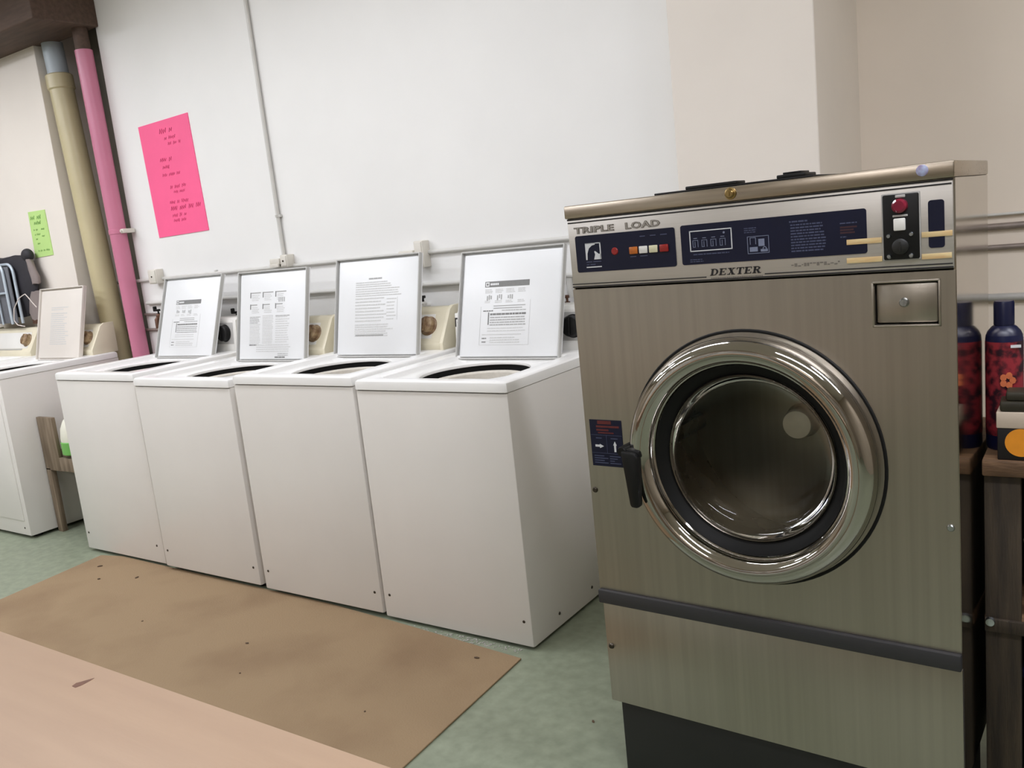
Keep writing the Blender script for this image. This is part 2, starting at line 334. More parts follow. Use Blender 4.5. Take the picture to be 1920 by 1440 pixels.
def label_sheet(kind, w, hgt, yf):
    """printed instructions on the lid's inner panel; front face at y=yf"""
    rnd = random.Random(kind); m = MB(); ink, pale, dark = [], [], []
    def lines(x0, x1, z1, n, dz, th, lst, ragged=.35, words=True):
        for i in range(n):
            z = z1 - i * dz; x = x0; e = x1 - rnd.random() * ragged * (x1 - x0)
            while x < e - .004:
                L = min(e - x, .006 + rnd.random() * .02) if words else e - x
                lst.append((x, x + L, z - th, z)); x += L + .0022
    if kind in ('header', 'header2'):
        x0, x1 = -.115, .09
        zt = .305
        dark.append((x0, x1, zt - .026, zt - .004)); 
        m.box(x0 + .004, x0 + .02, yf - .0008, yf - .0004, zt - .023, zt - .007, mi=3)
        m.box(x0 + .008, x0 + .016, yf - .0012, yf - .0008, zt - .019, zt - .011, mi=2)
        for k in range(5): m.box(x0 + .026 + k * .008, x0 + .032 + k * .008, yf - .0008, yf - .0004, zt - .019, zt - .011, mi=3)
        for cx in (-.098, -.05, 0, .055):
            lines(cx - .015, cx + .027, zt - .034, 3, .006, .0026, pale)
            if cx != .055:
                for q in range(3): ink.append((cx - .006 + q * .009, cx - .001 + q * .009, zt - .07 - rnd.random() * .008, zt - .054 - .006 * rnd.random()))
            lines(cx - .015, cx + .02, zt - .078, 2, .006, .0026, pale)
        lines(-.07, .08, zt - .098, 2, .009, .003, ink, .3, False)
        lines(-.118, -.07, zt - .116, 1, .01, .004, dark, .05)
        lines(-.03, .08, zt - .116, 1, .01, .003, ink, .1)
        dark.append((-.094, -.089, zt - .172, zt - .124))
        lines(-.084, .085, zt - .128, 1, .01, .007, dark, .02)
        lines(-.084, .085, zt - .142, 4, .0095, .004, ink, .05)
        lines(-.094, .085, zt - .184, 2, .01, .003, pale, .15)
        lines(-.118, .08, zt - .208, 1, .01, .003, pale, .1, False)
        lines(-.118, -.096, zt - .222, 2, .014, .004, dark, .05); lines(-.08, .07, zt - .220, 3, .009, .0035, pale, .3)
        # border
        b0, b1, bz0, bz1 = -.13, .098, .055, zt
        for r in ((b0, b0 + .001, bz0, bz1 - .1), (b1 - .001, b1, bz0, bz1 - .08), (b0, b1, bz0, bz0 + .001)): pale.append(r)
    elif kind == 'grid':
        x0, x1 = -.15, .125; zt = .325
        for col in (0, 1, 2):
            cx = x0 + col * .088
            dark.append((cx, cx + .006, zt - .026, zt)); dark.append((cx, cx + .006, zt - .08, zt - .056))
            ink.append((cx + .006, cx + .074, zt - .005, zt)); lines(cx + .012, cx + .07, zt - .012, 4, .008, .003, pale)
            ink.append((cx + .006, cx + .05, zt - .062, zt - .057)); lines(cx + .012, cx + .07, zt - .07, 4, .008, .003, pale)
        for q in range(4): ink.append((x0 + .2 + q * .012, x0 + .205 + q * .012, zt - .05, zt - .03))
        lines(x0, x0 + .075, zt - .115, 5, .007, .003, ink, .3); lines(x0 + .09, x0 + .165, zt - .110, 18, .0075, .0032, pale, .1)
        lines(x0, x0 + .075, zt - .15, 13, .0075, .0032, pale, .1); lines(x0 + .18, x1, zt - .118, 12, .0105, .0034, pale, .2)
        lines(x0 + .18, x1, zt - .112, 1, .01, .004, ink, .0); lines(x0, x0 + .05, zt - .246, 1, .01, .005, dark, 0)
        lines(x0 + .05, x1 + .01, zt - .247, 4, .01, .0034, pale, .1); lines(.05, .12, zt - .288, 2, .008, .003, ink, .3)
        lines(.03, .1, zt - .303, 1, .01, .006, dark, .1)
    elif kind == 'text':
        x0, x1 = -.12, .12; zt = .335
        lines(-.045, .03, zt, 1, .01, .006, ink, 0)
        lines(x0, .09, zt - .016, 3, .009, .004, pale, .25); lines(x0, .14, zt - .044, 4, .0095, .004, pale, .1)
        lines(x0, .06, zt - .084, 8, .0135, .0055, pale, .25); lines(.06, .115, zt - .09, 7, .014, .004, pale, .3)
        pale.append((.118, .1195, zt - .18, zt - .085))
        lines(x0, .1, zt - .195, 6, .0095, .005, pale, .2); ink.append((x0 + .005, .045, zt - .245, zt - .240))
    else:
        lines(-.1, .1, .31, 2, .012, .005, pale, .5); lines(-.1, .1, .275, 16, .012, .005, pale, .35)
    printed(m, pale, yf - .0002, 0); printed(m, ink, yf - .0002, 1); printed(m, dark, yf - .0002, 2)
    return m

def make_washer(x, y, seam, zb, label, console, sheet, w=.65, d=.69, lid=True, lean=14.5, lx=0.0, panel=False, screws=(), hinge_y=.5, lidmat='lidw', flmat='lidgrey', group='white top-loading washers'):
    t = thing('washing_machine', label, 'washing machine', (x, y, 0), 0, group)
    top = seam + .036
    # cabinet: three sides and back; front panel apart
    m = MB()
    m.box(0, .012, .006, d, zb, seam, .003).box(w - .012, w, .006, d, zb, seam, .003).box(.01, w - .01, d - .012, d, zb, seam)
    m.box(.01, w - .01, .02, d - .01, zb + .03, zb + .04)
    cab = m.build('cabinet', M['enamel'], t)
    for (sy, sz) in screws[2:]:
        MB().lathe([(0, .002), (.005, .002), (.006, 0)], (w, sy, sz), 'x', 12).build('screw', M['screw'], cab)
    m = MB().box(.0005, w - .0005, 0, .02, zb, seam - .002, .005)
    if panel:
        m.box(.035, w - .035, -.006, .004, .1, seam - .02, .004)
    fp = m.build('front_panel', M['enamel'], t)
    for (sx, sz) in screws[:2]:
        MB().lathe([(0, -.002), (.0045, -.002), (.0055, 0)], (sx, 0, sz), 'y', 12).build('screw', M['screw'], fp)
    # top deck with recessed lid well and tub hole
    cx, cy = w / 2, .275
    rin = (.075, w - .075, .055, .505)
    A = angles(cx, cy, [(0, w, 0, d), rin], 128)
    ro = lambda e, z, r: [(px, py, z) for px, py in rect_loop(cx, cy, e - .002, w + .002 - e, e - .004, d - e, A, r)]
    ri = lambda e, z: [(px, py, z) for px, py in rect_loop(cx, cy, rin[0] + e, rin[1] - e, rin[2] + e, rin[3] - e, A, .03 - e * .5)]
    ci = lambda r, z: [(cx + r * math.cos(a), cy + r * math.sin(a), z) for a in A]
    zr = top - .020
    m = MB().loops([ro(.004, seam, .008), ro(0, seam + .002, .01), ro(0, top - .012, .01), ro(.002, top - .005, .012), ro(.007, top - .001, .014), ro(.014, top, .016),
                    ri(-.012, top), ri(-.004, top - .003), ri(0, zr + .004), ri(.005, zr), ci(.205, zr), ci(.200, zr - .002), ci(.198, zr - .008), ci(.199, zr - .012)])
    m.build('top_deck', M['deck'], t)
    # tub seal + basket + agitator
    m = MB().lathe([(.2005, zr - .0125), (.207, zr - .016), (.207, zr - .30), (.188, zr - .31)], (cx, cy, 0), 'z', 64)
    m.build('tub_seal', M['rubber'], t)
    m = MB().lathe([(.191, zr - .06), (.190, zr - .036), (.182, zr - .030), (.166, zr - .036), (.162, zr - .06), (.168, zr - .32), (.0, zr - .33)], (cx, cy, 0), 'z', 64)
    bk = m.build('wash_basket', M['basket'], t)
    m = MB().lathe([(.15, zr - .325), (.1, zr - .31), (.06, zr - .27), (.045, zr - .16), (.04, zr - .085), (.03, zr - .07), (0, zr - .066)], (cx, cy, 0), 'z', 32)
    for k in range(4):
        a = k * PI / 2 + .4; m.box(.035, .12, -.006, .006, zr - .32, zr - .2, .004, mtx=Matrix.Translation((cx, cy, 0)) @ Matrix.Rotation(a, 4, 'Z'))
    m.build('agitator', M['offwhite'], t)
    for (fx, fy) in ((.05, .06), (w - .05, .06), (.05, d - .06), (w - .05, d - .06)):
        MB().lathe([(0, 0), (.024, 0), (.024, .012), (.012, .014), (.012, zb + .04), (0, zb + .04)], (fx, fy, 0), 'z', 16).build('foot', M['rubber'], t)
    # lid
    if lid:
        lw, lh, th = .475, .425, .022
        piv = (cx + lx, hinge_y, top - .018)
        m = MB()
        m.box(-lw / 2, lw / 2, .004, .012, 0, lh, .003)                                  # outer skin
        lo_ = m.build('lid', M[lidmat], t, loc=piv, rot=(-math.radians(lean), 0, 0))
        m = MB()
        m.box(-lw / 2, -lw / 2 + .006, -.014, .006, .002, lh, .0025).box(lw / 2 - .006, lw / 2, -.014, .006, .002, lh, .0025)
        m.box(-lw / 2 + .004, lw / 2 - .004, -.014, .006, lh - .006, lh, .0025).box(-lw / 2 + .004, lw / 2 - .004, -.006, .006, 0, .006, .002)
        m.build('lid_flange', M[flmat], lo_)
        m = MB().box(-lw / 2 + .016, lw / 2 - .01, -.006, .005, .01, lh - .014, .003)
        m.build('lid_inner_panel', M[lidmat], lo_)
        label_sheet(sheet, lw, lh, -.0062).build('instruction_print', [M['inkpale'], M['ink'], M['inkdark'], M['lidw']], lo_, smooth=0)
        for sx in (-1, 1):
            MB().tube([(sx * (lw / 2 - .012), .004, -.004), (sx * (lw / 2 + .012), .004, -.004)], .006, 10).build('hinge_pin', M['screw'], lo_)
    # console
    y0 = d - .1
    if console == 'box':
        prof = [(y0, top - .002), (y0, top + .03), (y0 + .012, top + .15), (y0 + .03, top + .165), (d + .03, top + .165), (d + .03, top - .002)]
        co = MB().prism(prof, .012, w - .012, 'x', .004).build('console', M['offwhite'], t)
        tilt = math.atan2(.012, .12)
        mt = Matrix.Translation((0, y0, top + .03)) @ Matrix.Rotation(-tilt, 4, 'X')
        MB().box(.05, w - .03, -.003, .001, .006, .112, .001, mtx=mt).build('console_plate', M['greyplate'], co)
        MB().lathe([(0, -.03), (.034, -.03), (.039, -.026), (.04, -.006), (.044, -.003), (.044, 0)], (w - .092, 0, .06), 'y', 32, mtx=mt).box(w - .095, w - .089, -.036, -.02, .03, .09, .002, mtx=mt).build('timer_knob', M['black'], co)
        m = MB()
        for (a, b, c_, e) in ((.004, .034, .1, .106), (.004, .01, .07, .106), (.02, .034, .066, .072), (.028, .034, .066, .09), (.014, .03, .084, .09), (.012, .02, .02, .03)):
            m.box(a + .004, b + .002, -.0035, -.0015, c_, e, mtx=mt)
        m.build('console_print', M['blackink'], co, smooth=0)
        MB().box(.0, .03, -.002, .02, -.03, .125, .003, mtx=mt @ Matrix.Translation((.006, 0, 0))).build('end_cap', M['offwhite'], co)
        MB().box(w - .034, w - .008, -.002, .02, -.03, .125, .003, mtx=mt).build('end_cap', M['offwhite'], co)
    else:
        yb = y0 - .03
        prof = [(yb, top - .002), (yb, top + .026), (yb + .014, top + .034), (yb + .075, top + .15), (yb + .095, top + .165), (d + .02, top + .165), (d + .02, top - .002)]
        co = MB().prism(prof, .03, w - .03, 'x', .004).build('console', M['almond'], t)
        tilt = math.atan2(.061, .116)
        mt = Matrix.Translation((0, yb + .014, top + .034)) @ Matrix.Rotation(-tilt, 4, 'X')
        MB().box(.06, w - .1, -.0015, .001, .012, .118, .001, mtx=mt).build('console_plate', M['offwhite'], co)
        MB().lathe([(0, -.032), (.028, -.032), (.034, -.028), (.036, -.006), (.042, -.003), (.042, 0)], (w - .125, 0, .066), 'y', 32, mtx=mt).box(w - .128, w - .122, -.038, -.02, .036, .096, .002, mtx=mt).build('timer_knob', M['tan'], co)
        for sx in (.022, w - .04):
            prof2 = [(yb - .006, top - .002), (yb - .006, top + .028), (yb + .068, top + .158), (yb + .092, top + .172), (d + .022, top + .172), (d + .022, top - .002)]
            MB().prism(prof2, sx, sx + .018, 'x', .003).build('end_cap', M['almond'], co)
        MB().box(.1, w - .16, -.003, 0, .002, .010, .001, mtx=mt).build('trim_strip', M['greyplate'], co)
    return t

make_washer(-.4855, .024, .8755, .016, 'white top-loading washer standing nearest the rose pink pipe, leftmost of the touching four', 'box', 'header', lean=19, screws=((.03, .1), (.6, .1)))
make_washer(.199, .002, .8603, .024, 'white top-loading washer whose lid sheet is a three-column grid, almond console', 'slope', 'grid', lean=12.5, screws=((.03, .1), (.62, .1)))
make_washer(.8861, -.002, .8779, .021, 'white top-loading washer with a page of plain small print under its lid', 'slope', 'text', lean=13, lx=-.022, screws=((.03, .1), (.62, .1)))
make_washer(1.5481, 0, .8656, .013, 'white top-loading washer beside the big stainless machine, bold dark-headed sheet in lid', 'box', 'header2', lean=16, lx=-.016, screws=((.03, .1), (.62, .1), (.17, .06), (.4, .06)))
make_washer(-1.668, .01, .872, .018, 'white top-loading washer left of the two tall pipes, open lid and faded sheet', 'slope', 'faded', d=.675, panel=True, lidmat='lidcream', flmat='lidcream', screws=((.03, .06), (.6, .06), (.56, .05)))
make_washer(-2.335, .01, .872, .018, 'white top-loading washer at the left picture edge with almond console', 'slope', 'faded', d=.665, lid=False, panel=True)

# ------------------------------------------------------------------ big stainless front loader
DW = .7857
D = thing('front_loading_washer', 'large stainless steel coin-operated front loader with a round chrome porthole door', 'washing machine', (2.7321, -.4533, 0), -.0364)
DCU, DCZ, DR = .3924, .8434, .272
DD = .354
# cabinet sides
m = MB().box(0, .004, .004, DD, .49, 1.371).box(.004, DW - .004, DD - .004, DD, .2, 1.371)
m.build('side_panel', M['steel'], D)
MB().box(DW - .003, DW + .001, .003, DD, .2, 1.371).build('side_panel', M['steelside'], D)
MB().box(.006, .010, .004, DD, .2, .49).build('side_panel', M['steel'], D)
# front panel with porthole opening and coin box recess
AA = angles(DCU, DCZ, [(0, DW, .493, 1.105)], 128)
rc = lambda z0, z1, v, e=0: [(a, v, b) for a, b in rect_loop(DCU, DCZ, e, DW - e, z0, z1, AA)]
cc = lambda r, v: [(DCU + r * math.cos(a), v, DCZ + r * math.sin(a)) for a in AA]
m = MB().loops([rc(.493, 1.105, .012), rc(.493, 1.105, 0), cc(.228, 0), cc(.224, .004), cc(.222, .03)])
q = (.6456, .7618, 1.1152, 1.1998)
m.box(0, q[0], 0, .012, 1.105, 1.2135).box(q[1], DW, 0, .012, 1.105, 1.2135).box(q[0], q[1], 0, .012, q[3], 1.2135).box(q[0], q[1], 0, .012, 1.105, q[2])
fp = m.build('front_panel', M['steel'], D)
for (u, z) in ((.0115, .741), (.7715, .7402)):
    MB().lathe([(0, -.004), (.005, -.004), (.007, -.001), (.007, 0)], (u, 0, z), 'y', 16).build('screw', M['screw'] if u < .1 else M['silver'], fp)
# coin box in its recess
m = MB().box(q[0] + .006, q[1] - .006, .008, .02, q[2] + .006, q[3] - .006, .004)
for (a, b, c_, e) in ((q[0], q[0] + .004, q[2], q[3]), (q[1] - .004, q[1], q[2], q[3]), (q[0], q[1], q[2], q[2] + .004), (q[0], q[1], q[3] - .004, q[3])):
    m.box(a, b, -.002, .02, c_, e, .0012)
cb = m.build('coin_box', M['steel'], D)
MB().lathe([(0, 0), (.006, 0), (.008, .003), (.009, .009)], (.6995, 0, 1.1588), 'y', 20).box(.6985, .7005, -.001, .002, 1.154, 1.1635).build('lock', M['silver'], cb)
# top cover
m = MB().box(-.002, DW + .002, -.006, DD + .002, 1.3715, 1.400, .003)
tc = m.build('top_cover', M['topsteel'], D)
MB().lathe([(0, -.016), (.007, -.016), (.0085, -.014), (.009, -.010), (.0115, -.009), (.012, -.005)], (.3892, 0, 1.3869), 'y', 24).box(.388, .3904, -.0175, -.012, 1.3825, 1.391).build('lock', M['brass'], tc)
MB().lathe([(0, -.0075), (.0085, -.0075), (.010, -.0065), (.010, -.005)], (.7368, 0, 1.3885), 'y', 24).build('round_sticker', M['sticker'], tc)
m = MB().box(.215, .545, .01, .2, 1.4, 1.4045, .0015)
m.box(.285, .395, .012, .06, 1.404, 1.411, .002).box(.475, .53, .012, .08, 1.404, 1.411, .002).box(.485, .52, .02, .07, 1.411, 1.415, .001)
m.build('soap_hopper_lid', M['black'], tc)
# control fascia
m = MB().box(.001, DW - .002, 0, .02, 1.217, 1.3715, .0015)
fa = m.build('control_fascia', M['fascia'], D)
m = MB()
for (a, b, z0, z1) in ((.001, DW - .002, 1.3672, 1.3705), (.002, DW - .004, 1.3605, 1.3632), (.001, .3245, 1.2242, 1.2262), (.447, DW - .004, 1.2242, 1.2262), (.001, DW - .003, 1.2178, 1.2205)):
    m.box(a, b, -.0008, .001, z0, z1)
m.build('pinstripe', M['blackink'], fa, smooth=0)
def D_text(mb, s, u, z, size, sx=1, shear=0, off=0, v=-.0006, mi=0, align='LEFT', spacing=1, depth=.0003):
    return mb.text(s, size, Matrix.Translation((u, v, z)) @ FRONT, depth, sx, shear, off, mi, align, spacing)
m = MB()
for s, u0, u1 in (('TRIPLE', .0175, .1195), ('LOAD', .1455, .228)):
    k = MB(); D_text(k, s, 0, 0, .0185, 1.7, 0, .0008, spacing=1.05)
    xs = [v.co.x for v in k.bm.verts]; wid = max(xs) - min(xs); k.bm.free()
    f_ = (u1 - u0) / wid
    D_text(m, s, u0, 1.3377, .0185, 1.7 * f_, 0, .0008, spacing=1.05, mi=0)
    D_text(m, s, u0, 1.3377, .0185, 1.7 * f_, 0, -.0004, v=-.0010, spacing=1.05, mi=1)
m.build('lettering', [M['greyink'], M['fascia']], fa, smooth=0)
# slab-serif italic name
def serif_word(mb, u0, u1, z0, h, mi=0):
    T, t_, s = .30, .11, .13      # thick stem, thin stroke, serif overhang (units of height)
    def q4(pts): polys.append(pts)
    def bar(x0, x1, y0, y1): q4([(x0, y0), (x1, y0), (x1, y1), (x0, y1)])
    def stem(x, base=True, cap=True, w=T):
        bar(x, x + w, 0, 1)
        if base: bar(x - s, x + w + s, 0, t_)
        if cap: bar(x - s, x + w + s, 1 - t_, 1)
    def arc(cx, cy, rx, ry, a0, a1, wx, wy, n=10):
        for i in range(n):
            A0 = a0 + (a1 - a0) * i / n; A1 = a0 + (a1 - a0) * (i + 1) / n
            q4([(cx + (rx - wx) * math.cos(A0), cy + (ry - wy) * math.sin(A0)), (cx + rx * math.cos(A0), cy + ry * math.sin(A0)),
                (cx + rx * math.cos(A1), cy + ry * math.sin(A1)), (cx + (rx - wx) * math.cos(A1), cy + (ry - wy) * math.sin(A1))])
    polys = []; x = 0
    def E(x):
        stem(x, cap=False); bar(x - s, x + .86, 0, t_); bar(x - s, x + .86, 1 - t_, 1); bar(x, x + .6, .45, .55)
        bar(x + .78, x + .88, 0, .28); bar(x + .78, x + .88, .72, 1); bar(x + .54, x + .62, .36, .64)
    # D
    stem(x); arc(x + .4, .5, .62, .5, -PI / 2, PI / 2, .28, t_); bar(x, x + .42, 0, t_); bar(x, x + .42, 1 - t_, 1); x += 1.3
    E(x); x += 1.2
    # X
    q4([(x, 1), (x + .34, 1), (x + .96, 0), (x + .62, 0)]); q4([(x + .72, 1), (x + .84, 1), (x + .2, 0), (x + .08, 0)])
    bar(x - .1, x + .44, 1 - t_, 1); bar(x + .56, x + 1.0, 1 - t_, 1); bar(x - .08, x + .36, 0, t_); bar(x + .52, x + 1.06, 0, t_); x += 1.26
    # T
    stem(x + .32, cap=False); bar(x - .06, x + 1.0, 1 - t_, 1); bar(x - .06, x + .04, .7, 1); bar(x + .9, x + 1.0, .7, 1); x += 1.24
    E(x); x += 1.2
    # R
    stem(x); arc(x + .4, .74, .5, .26, -PI / 2, PI / 2, .26, t_); bar(x, x + .42, 1 - t_, 1); bar(x, x + .42, .48, .48 + t_)
    q4([(x + .36, .5), (x + .66, .5), (x + 1.0, 0), (x + .68, 0)]); bar(x + .66, x + 1.12, 0, t_); x += 1.1
    sc = (u1 - u0 - .24 * h) / x
    t = bmesh.new()
    for p in polys:
        vs = [t.verts.new((u0 + px * sc + .24 * h * py, -.0009, z0 + py * h)) for px, py in p]
        t.faces.new(vs)
    g = bmesh.ops.extrude_face_region(t, geom=list(t.faces))
    for v in g['geom']:
        if isinstance(v, bmesh.types.BMVert): v.co.y += .0007
    bmesh.ops.recalc_face_normals(t, faces=list(t.faces))
    return mb.merge(t, mi)
m = serif_word(MB(), .3345, .4425, 1.2275, .0135)
m.build('lettering', M['blackink'], fa, smooth=0)
m = MB()
x = .335
rr = random.Random(3)
while x < .44:
    L = .0016 + rr.random() * .0018; m.box(x, x + L, -.0006, .0004, 1.2213, 1.2232); x += L + .0011
x = .5
while x < .59:
    L = .002 + rr.random() * .004; m.box(x, x + L, -.0006, .0004, 1.2355 + (.004 if rr.random() > .5 else 0), 1.2370 + (.004 if rr.random() > .5 else 0) + .0008); x += L + .0015
m.build('small_print', M['greyink'], fa, smooth=0)
# indicator panel
def rbox(mb, u0, u1, z0, z1, r, v0, v1, mi=0):
    pts = []
    for (cx, cz, a0) in ((u1 - r, z1 - r, 0), (u0 + r, z1 - r, PI / 2), (u0 + r, z0 + r, PI), (u1 - r, z0 + r, 3 * PI / 2)):
        for k in range(5): a = a0 + k * PI / 8; pts.append((cx + r * math.cos(a), cz + r * math.sin(a)))
    return mb.prism(pts, v0, v1, 'y', mi=mi)
ip = rbox(MB(), .018, .261, 1.2510, 1.332, .005, -.0012, .002).build('indicator_panel', M['navy'], D)
m = MB()   # framed horse-head emblem
m.box(.0435, .0822, -.0018, -.001, 1.3128, 1.3146).box(.0795, .0822, -.0018, -.001, 1.278, 1.3146)
arcp = [(.0435, 1.276), (.0435, 1.3146), (.0475, 1.3146)]
m.prism([(.043, 1.278), (.0465, 1.278), (.0475, 1.292), (.052, 1.303), (.060, 1.309), (.068, 1.3105), (.068, 1.3146), (.043, 1.3146)], -.0018, -.001, 'y')
m.prism([(.0635, 1.278), (.0822, 1.278), (.0822, 1.2905), (.0762, 1.2895), (.0712, 1.2935), (.0672, 1.2965), (.0652, 1.2955), (.0672, 1.289)], -.0018, -.001, 'y')
m.box(.0425, .0815, -.0018, -.001, 1.2605, 1.2628)
for (a, b, z) in ((.0435, .058, 1.2735), (.0605, .081, 1.2735), (.0435, .05, 1.2675), (.053, .066, 1.2675)): m.box(a, b, -.0018, -.001, z - .0012, z + .0008, mi=1)
m.build('horse_emblem', [M['whiteink'], M['dimink']], ip, smooth=0)
MB().lathe([(0, -.0035), (.007, -.0032), (.0085, -.001)], (.1165, 0, 1.2925), 'y', 24).build('red_lamp', M['redbtn'], ip)
for i, (u, k) in enumerate(((.1634, 'amberbtn'), (.1868, 'whitebtn'), (.2105, 'creambtn'), (.2355, 'redbtn'))):
    MB().box(u - .0098, u + .0098, -.005, -.001, 1.2835, 1.2988, .0015).box(u - .006, u + .006, -.0054, -.0048, 1.2905, 1.2918).build(('amber', 'white', 'cream', 'red')[i] + '_push_button', M[k], ip)
m = MB()
for (a, b, z) in ((.154, .168, 1.278), (.178, .195, 1.278), (.18, .192, 1.3195), (.204, .217, 1.3195), (.228, .243, 1.3195)): m.box(a, b, -.0017, -.001, z - .001, z + .001)
m.build('small_print', M['dimink'], ip, smooth=0)
# instruction panel
ip = rbox(MB(), .274, .641, 1.2522, 1.3335, .005, -.0012, .002).build('instruction_panel', M['navy'], D)
m = MB()
for (a, b, c_, e) in ((.2935, .3845, 1.3188, 1.3208), (.2935, .3845, 1.2785, 1.2805), (.2935, .2955, 1.2785, 1.3208), (.3825, .3845, 1.2785, 1.3208)): m.box(a, b, -.0018, -.001, c_, e)
m.build('display_frame', M['whiteink'], ip, smooth=0)
m = MB()
for k in range(4):
    u = .300 + k * .0195
    for (a, b, c_, e) in ((0, .012, 1.3005, 1.3015), (0, .001, 1.287, 1.3015), (.011, .012, 1.287, 1.3015), (.0045, .0055, 1.287, 1.2985), (0, .006, 1.287, 1.288), (.002, .01, 1.3045, 1.3058)): m.box(u + a, u + b, -.0017, -.001, c_, e)
m.lathe([(0, -.0018), (.0022, -.0018), (.0022, -.001)], (.368, 0, 1.3125), 'y', 12)
for (a, b, c_, e) in ((.4155, .4165, 1.266, 1.300), (.458, .459, 1.266, 1.300), (.4155, .459, 1.266, 1.267), (.4155, .459, 1.299, 1.300), (.421, .433, 1.2965, 1.2975), (.421, .422, 1.284, 1.2965), (.432, .433, 1.284, 1.2965), (.438, .45, 1.28, 1.294), (.42, .436, 1.27, 1.279), (.442, .456, 1.269, 1.274)):
    m.box(a, b, -.0017, -.001, c_, e)
m.lathe([(.0025, -.0017), (.004, -.0017), (.004, -.001)], (.45, 0, 1.275), 'y', 12)
m.build('wash_guide_print', M['navyink'], ip, smooth=0)
m = MB(); rr = random.Random(11)
def dim_lines(u0, u1, zt, n, dz, th):
    for i in range(n):
        x = u0; e = u1 - rr.random() * .2 * (u1 - u0)
        while x < e:
            L = .003 + rr.random() * .008; m.box(x, min(e, x + L), -.0016, -.001, zt - i * dz - th, zt - i * dz); x += L + .0015
dim_lines(.41, .437, 1.317, 3, .004, .0018); dim_lines(.5, .54, 1.3225, 1, .004, .003); dim_lines(.502, .57, 1.316, 10, .0055, .0026)
dim_lines(.3, .38, 1.2735, 1, .004, .0022); dim_lines(.292, .325, 1.263, 2, .004, .0018); dim_lines(.594, .628, 1.311, 1, .004, .0022); dim_lines(.594, .606, 1.286, 1, .004, .0022)
m.build('small_print', M['dimink'], ip, smooth=0)
m = MB()
for (a, b, z) in ((.594, .624, 1.3025), (.594, .618, 1.2975), (.594, .62, 1.2925)): m.box(a, b, -.0016, -.001, z - .0016, z + .0016)
m.build('maroon_print', M['maroon'], ip, smooth=0)
# coin meter
cm = MB().box(.6695, .7298, -.006, .002, 1.2375, 1.3525, .003).build('coin_meter', M['black'], D)
MB().box(.6675, .7318, -.002, .001, 1.2355, 1.3545, .002).build('meter_frame', M['greyplate'], cm)
MB().lathe([(0, -.018), (.009, -.018), (.0125, -.015), (.013, -.006)], (.6996, 0, 1.3322), 'y', 28).build('red_lens', M['magenta'], cm)
MB().box(.692, .7085, -.008, -.005, 1.3462, 1.3512, .001).build('metal_strip', M['greyplate'], cm)
MB().box(.687, .712, -.008, -.005, 1.313, 1.3165, .0008).build('metal_strip', M['greyplate'], cm)
MB().box(.6888, .7082, -.012, -.005, 1.2888, 1.3104, .002).build('white_coin_return', M['whitebtn'], cm)
for (u, z) in ((.6795, 1.2801), (.7172, 1.281), (.6795, 1.2441), (.7162, 1.2438)):
    MB().lathe([(0, -.0105), (.003, -.0105), (.0045, -.008), (.0045, -.006)], (u, 0, z), 'y', 12).build('bolt', M['silver'], cm)
m = MB().lathe([(.0, -.012), (.011, -.012), (.014, -.01), (.0145, -.006)], (.699, 0, 1.2605), 'y', 24).box(.6978, .7002, -.0135, -.0115, 1.252, 1.269)
m.build('coin_slot', M['blackbase'], cm)
rbox(MB(), .744, .7698, 1.254, 1.3365, .005, -.0012, .002).build('blank_window', M['navy'], D)
for (a, b, c_, e, dz) in ((.605, .6665, 1.2697, 1.2793, 0), (.604, .6665, 1.2358, 1.2455, 0), (.733, .782, 1.2733, 1.2825, 0), (.7325, .7805, 1.235, 1.2442, 0)):
    MB().box(a, b, -.0020, -.0012 if a < .64 else -.0002, c_, e, .0002).build('tape_strip', M['tape'], D)
# warning label
wl = MB().box(.0125, .0965, -.0012, .001, .8015, .912).build('warning_label', M['navy'], D)
m = MB()
for (a, b, z0, z1) in ((.034, .07, .902, .91), (.03, .09, .894, .8985), (.03, .062, .886, .890), (.034, .075, .88, .883)): m.box(a, b, -.0018, -.001, z0, z1)
m.build('red_print', M['warnred'], wl, smooth=0)
m = MB()
for (a, b, c_, e) in ((.014, .0955, .8755, .8762), (.014, .0955, .8325, .8332), (.0545, .0552, .8325, .876)): m.box(a, b, -.0016, -.001, c_, e)
for i in range(4):
    m.box(.019, .045 + .01 * (i % 2), -.0016, -.001, .825 - i * .0055, .827 - i * .0055); m.box(.06, .088 - .008 * (i % 3), -.0016, -.001, .825 - i * .0055, .827 - i * .0055)
m.box(.027, .042, -.0016, -.001, .8675, .8695).box(.066, .084, -.0016, -.001, .8675, .8695)
m.build('small_print', M['dimink'], wl, smooth=0)
m = MB().prism([(.024, .8475), (.036, .8475), (.036, .8445), (.0465, .8495), (.036, .8545), (.036, .8525), (.024, .8525)], -.0018, -.001, 'y')
m.prism([(.0735, .8375), (.0785, .8375), (.0785, .853), (.0805, .853), (.076, .8625), (.0715, .853), (.0735, .853)], -.0018, -.001, 'y')
m.build('white_arrow', M['whiteink'], wl, smooth=0)
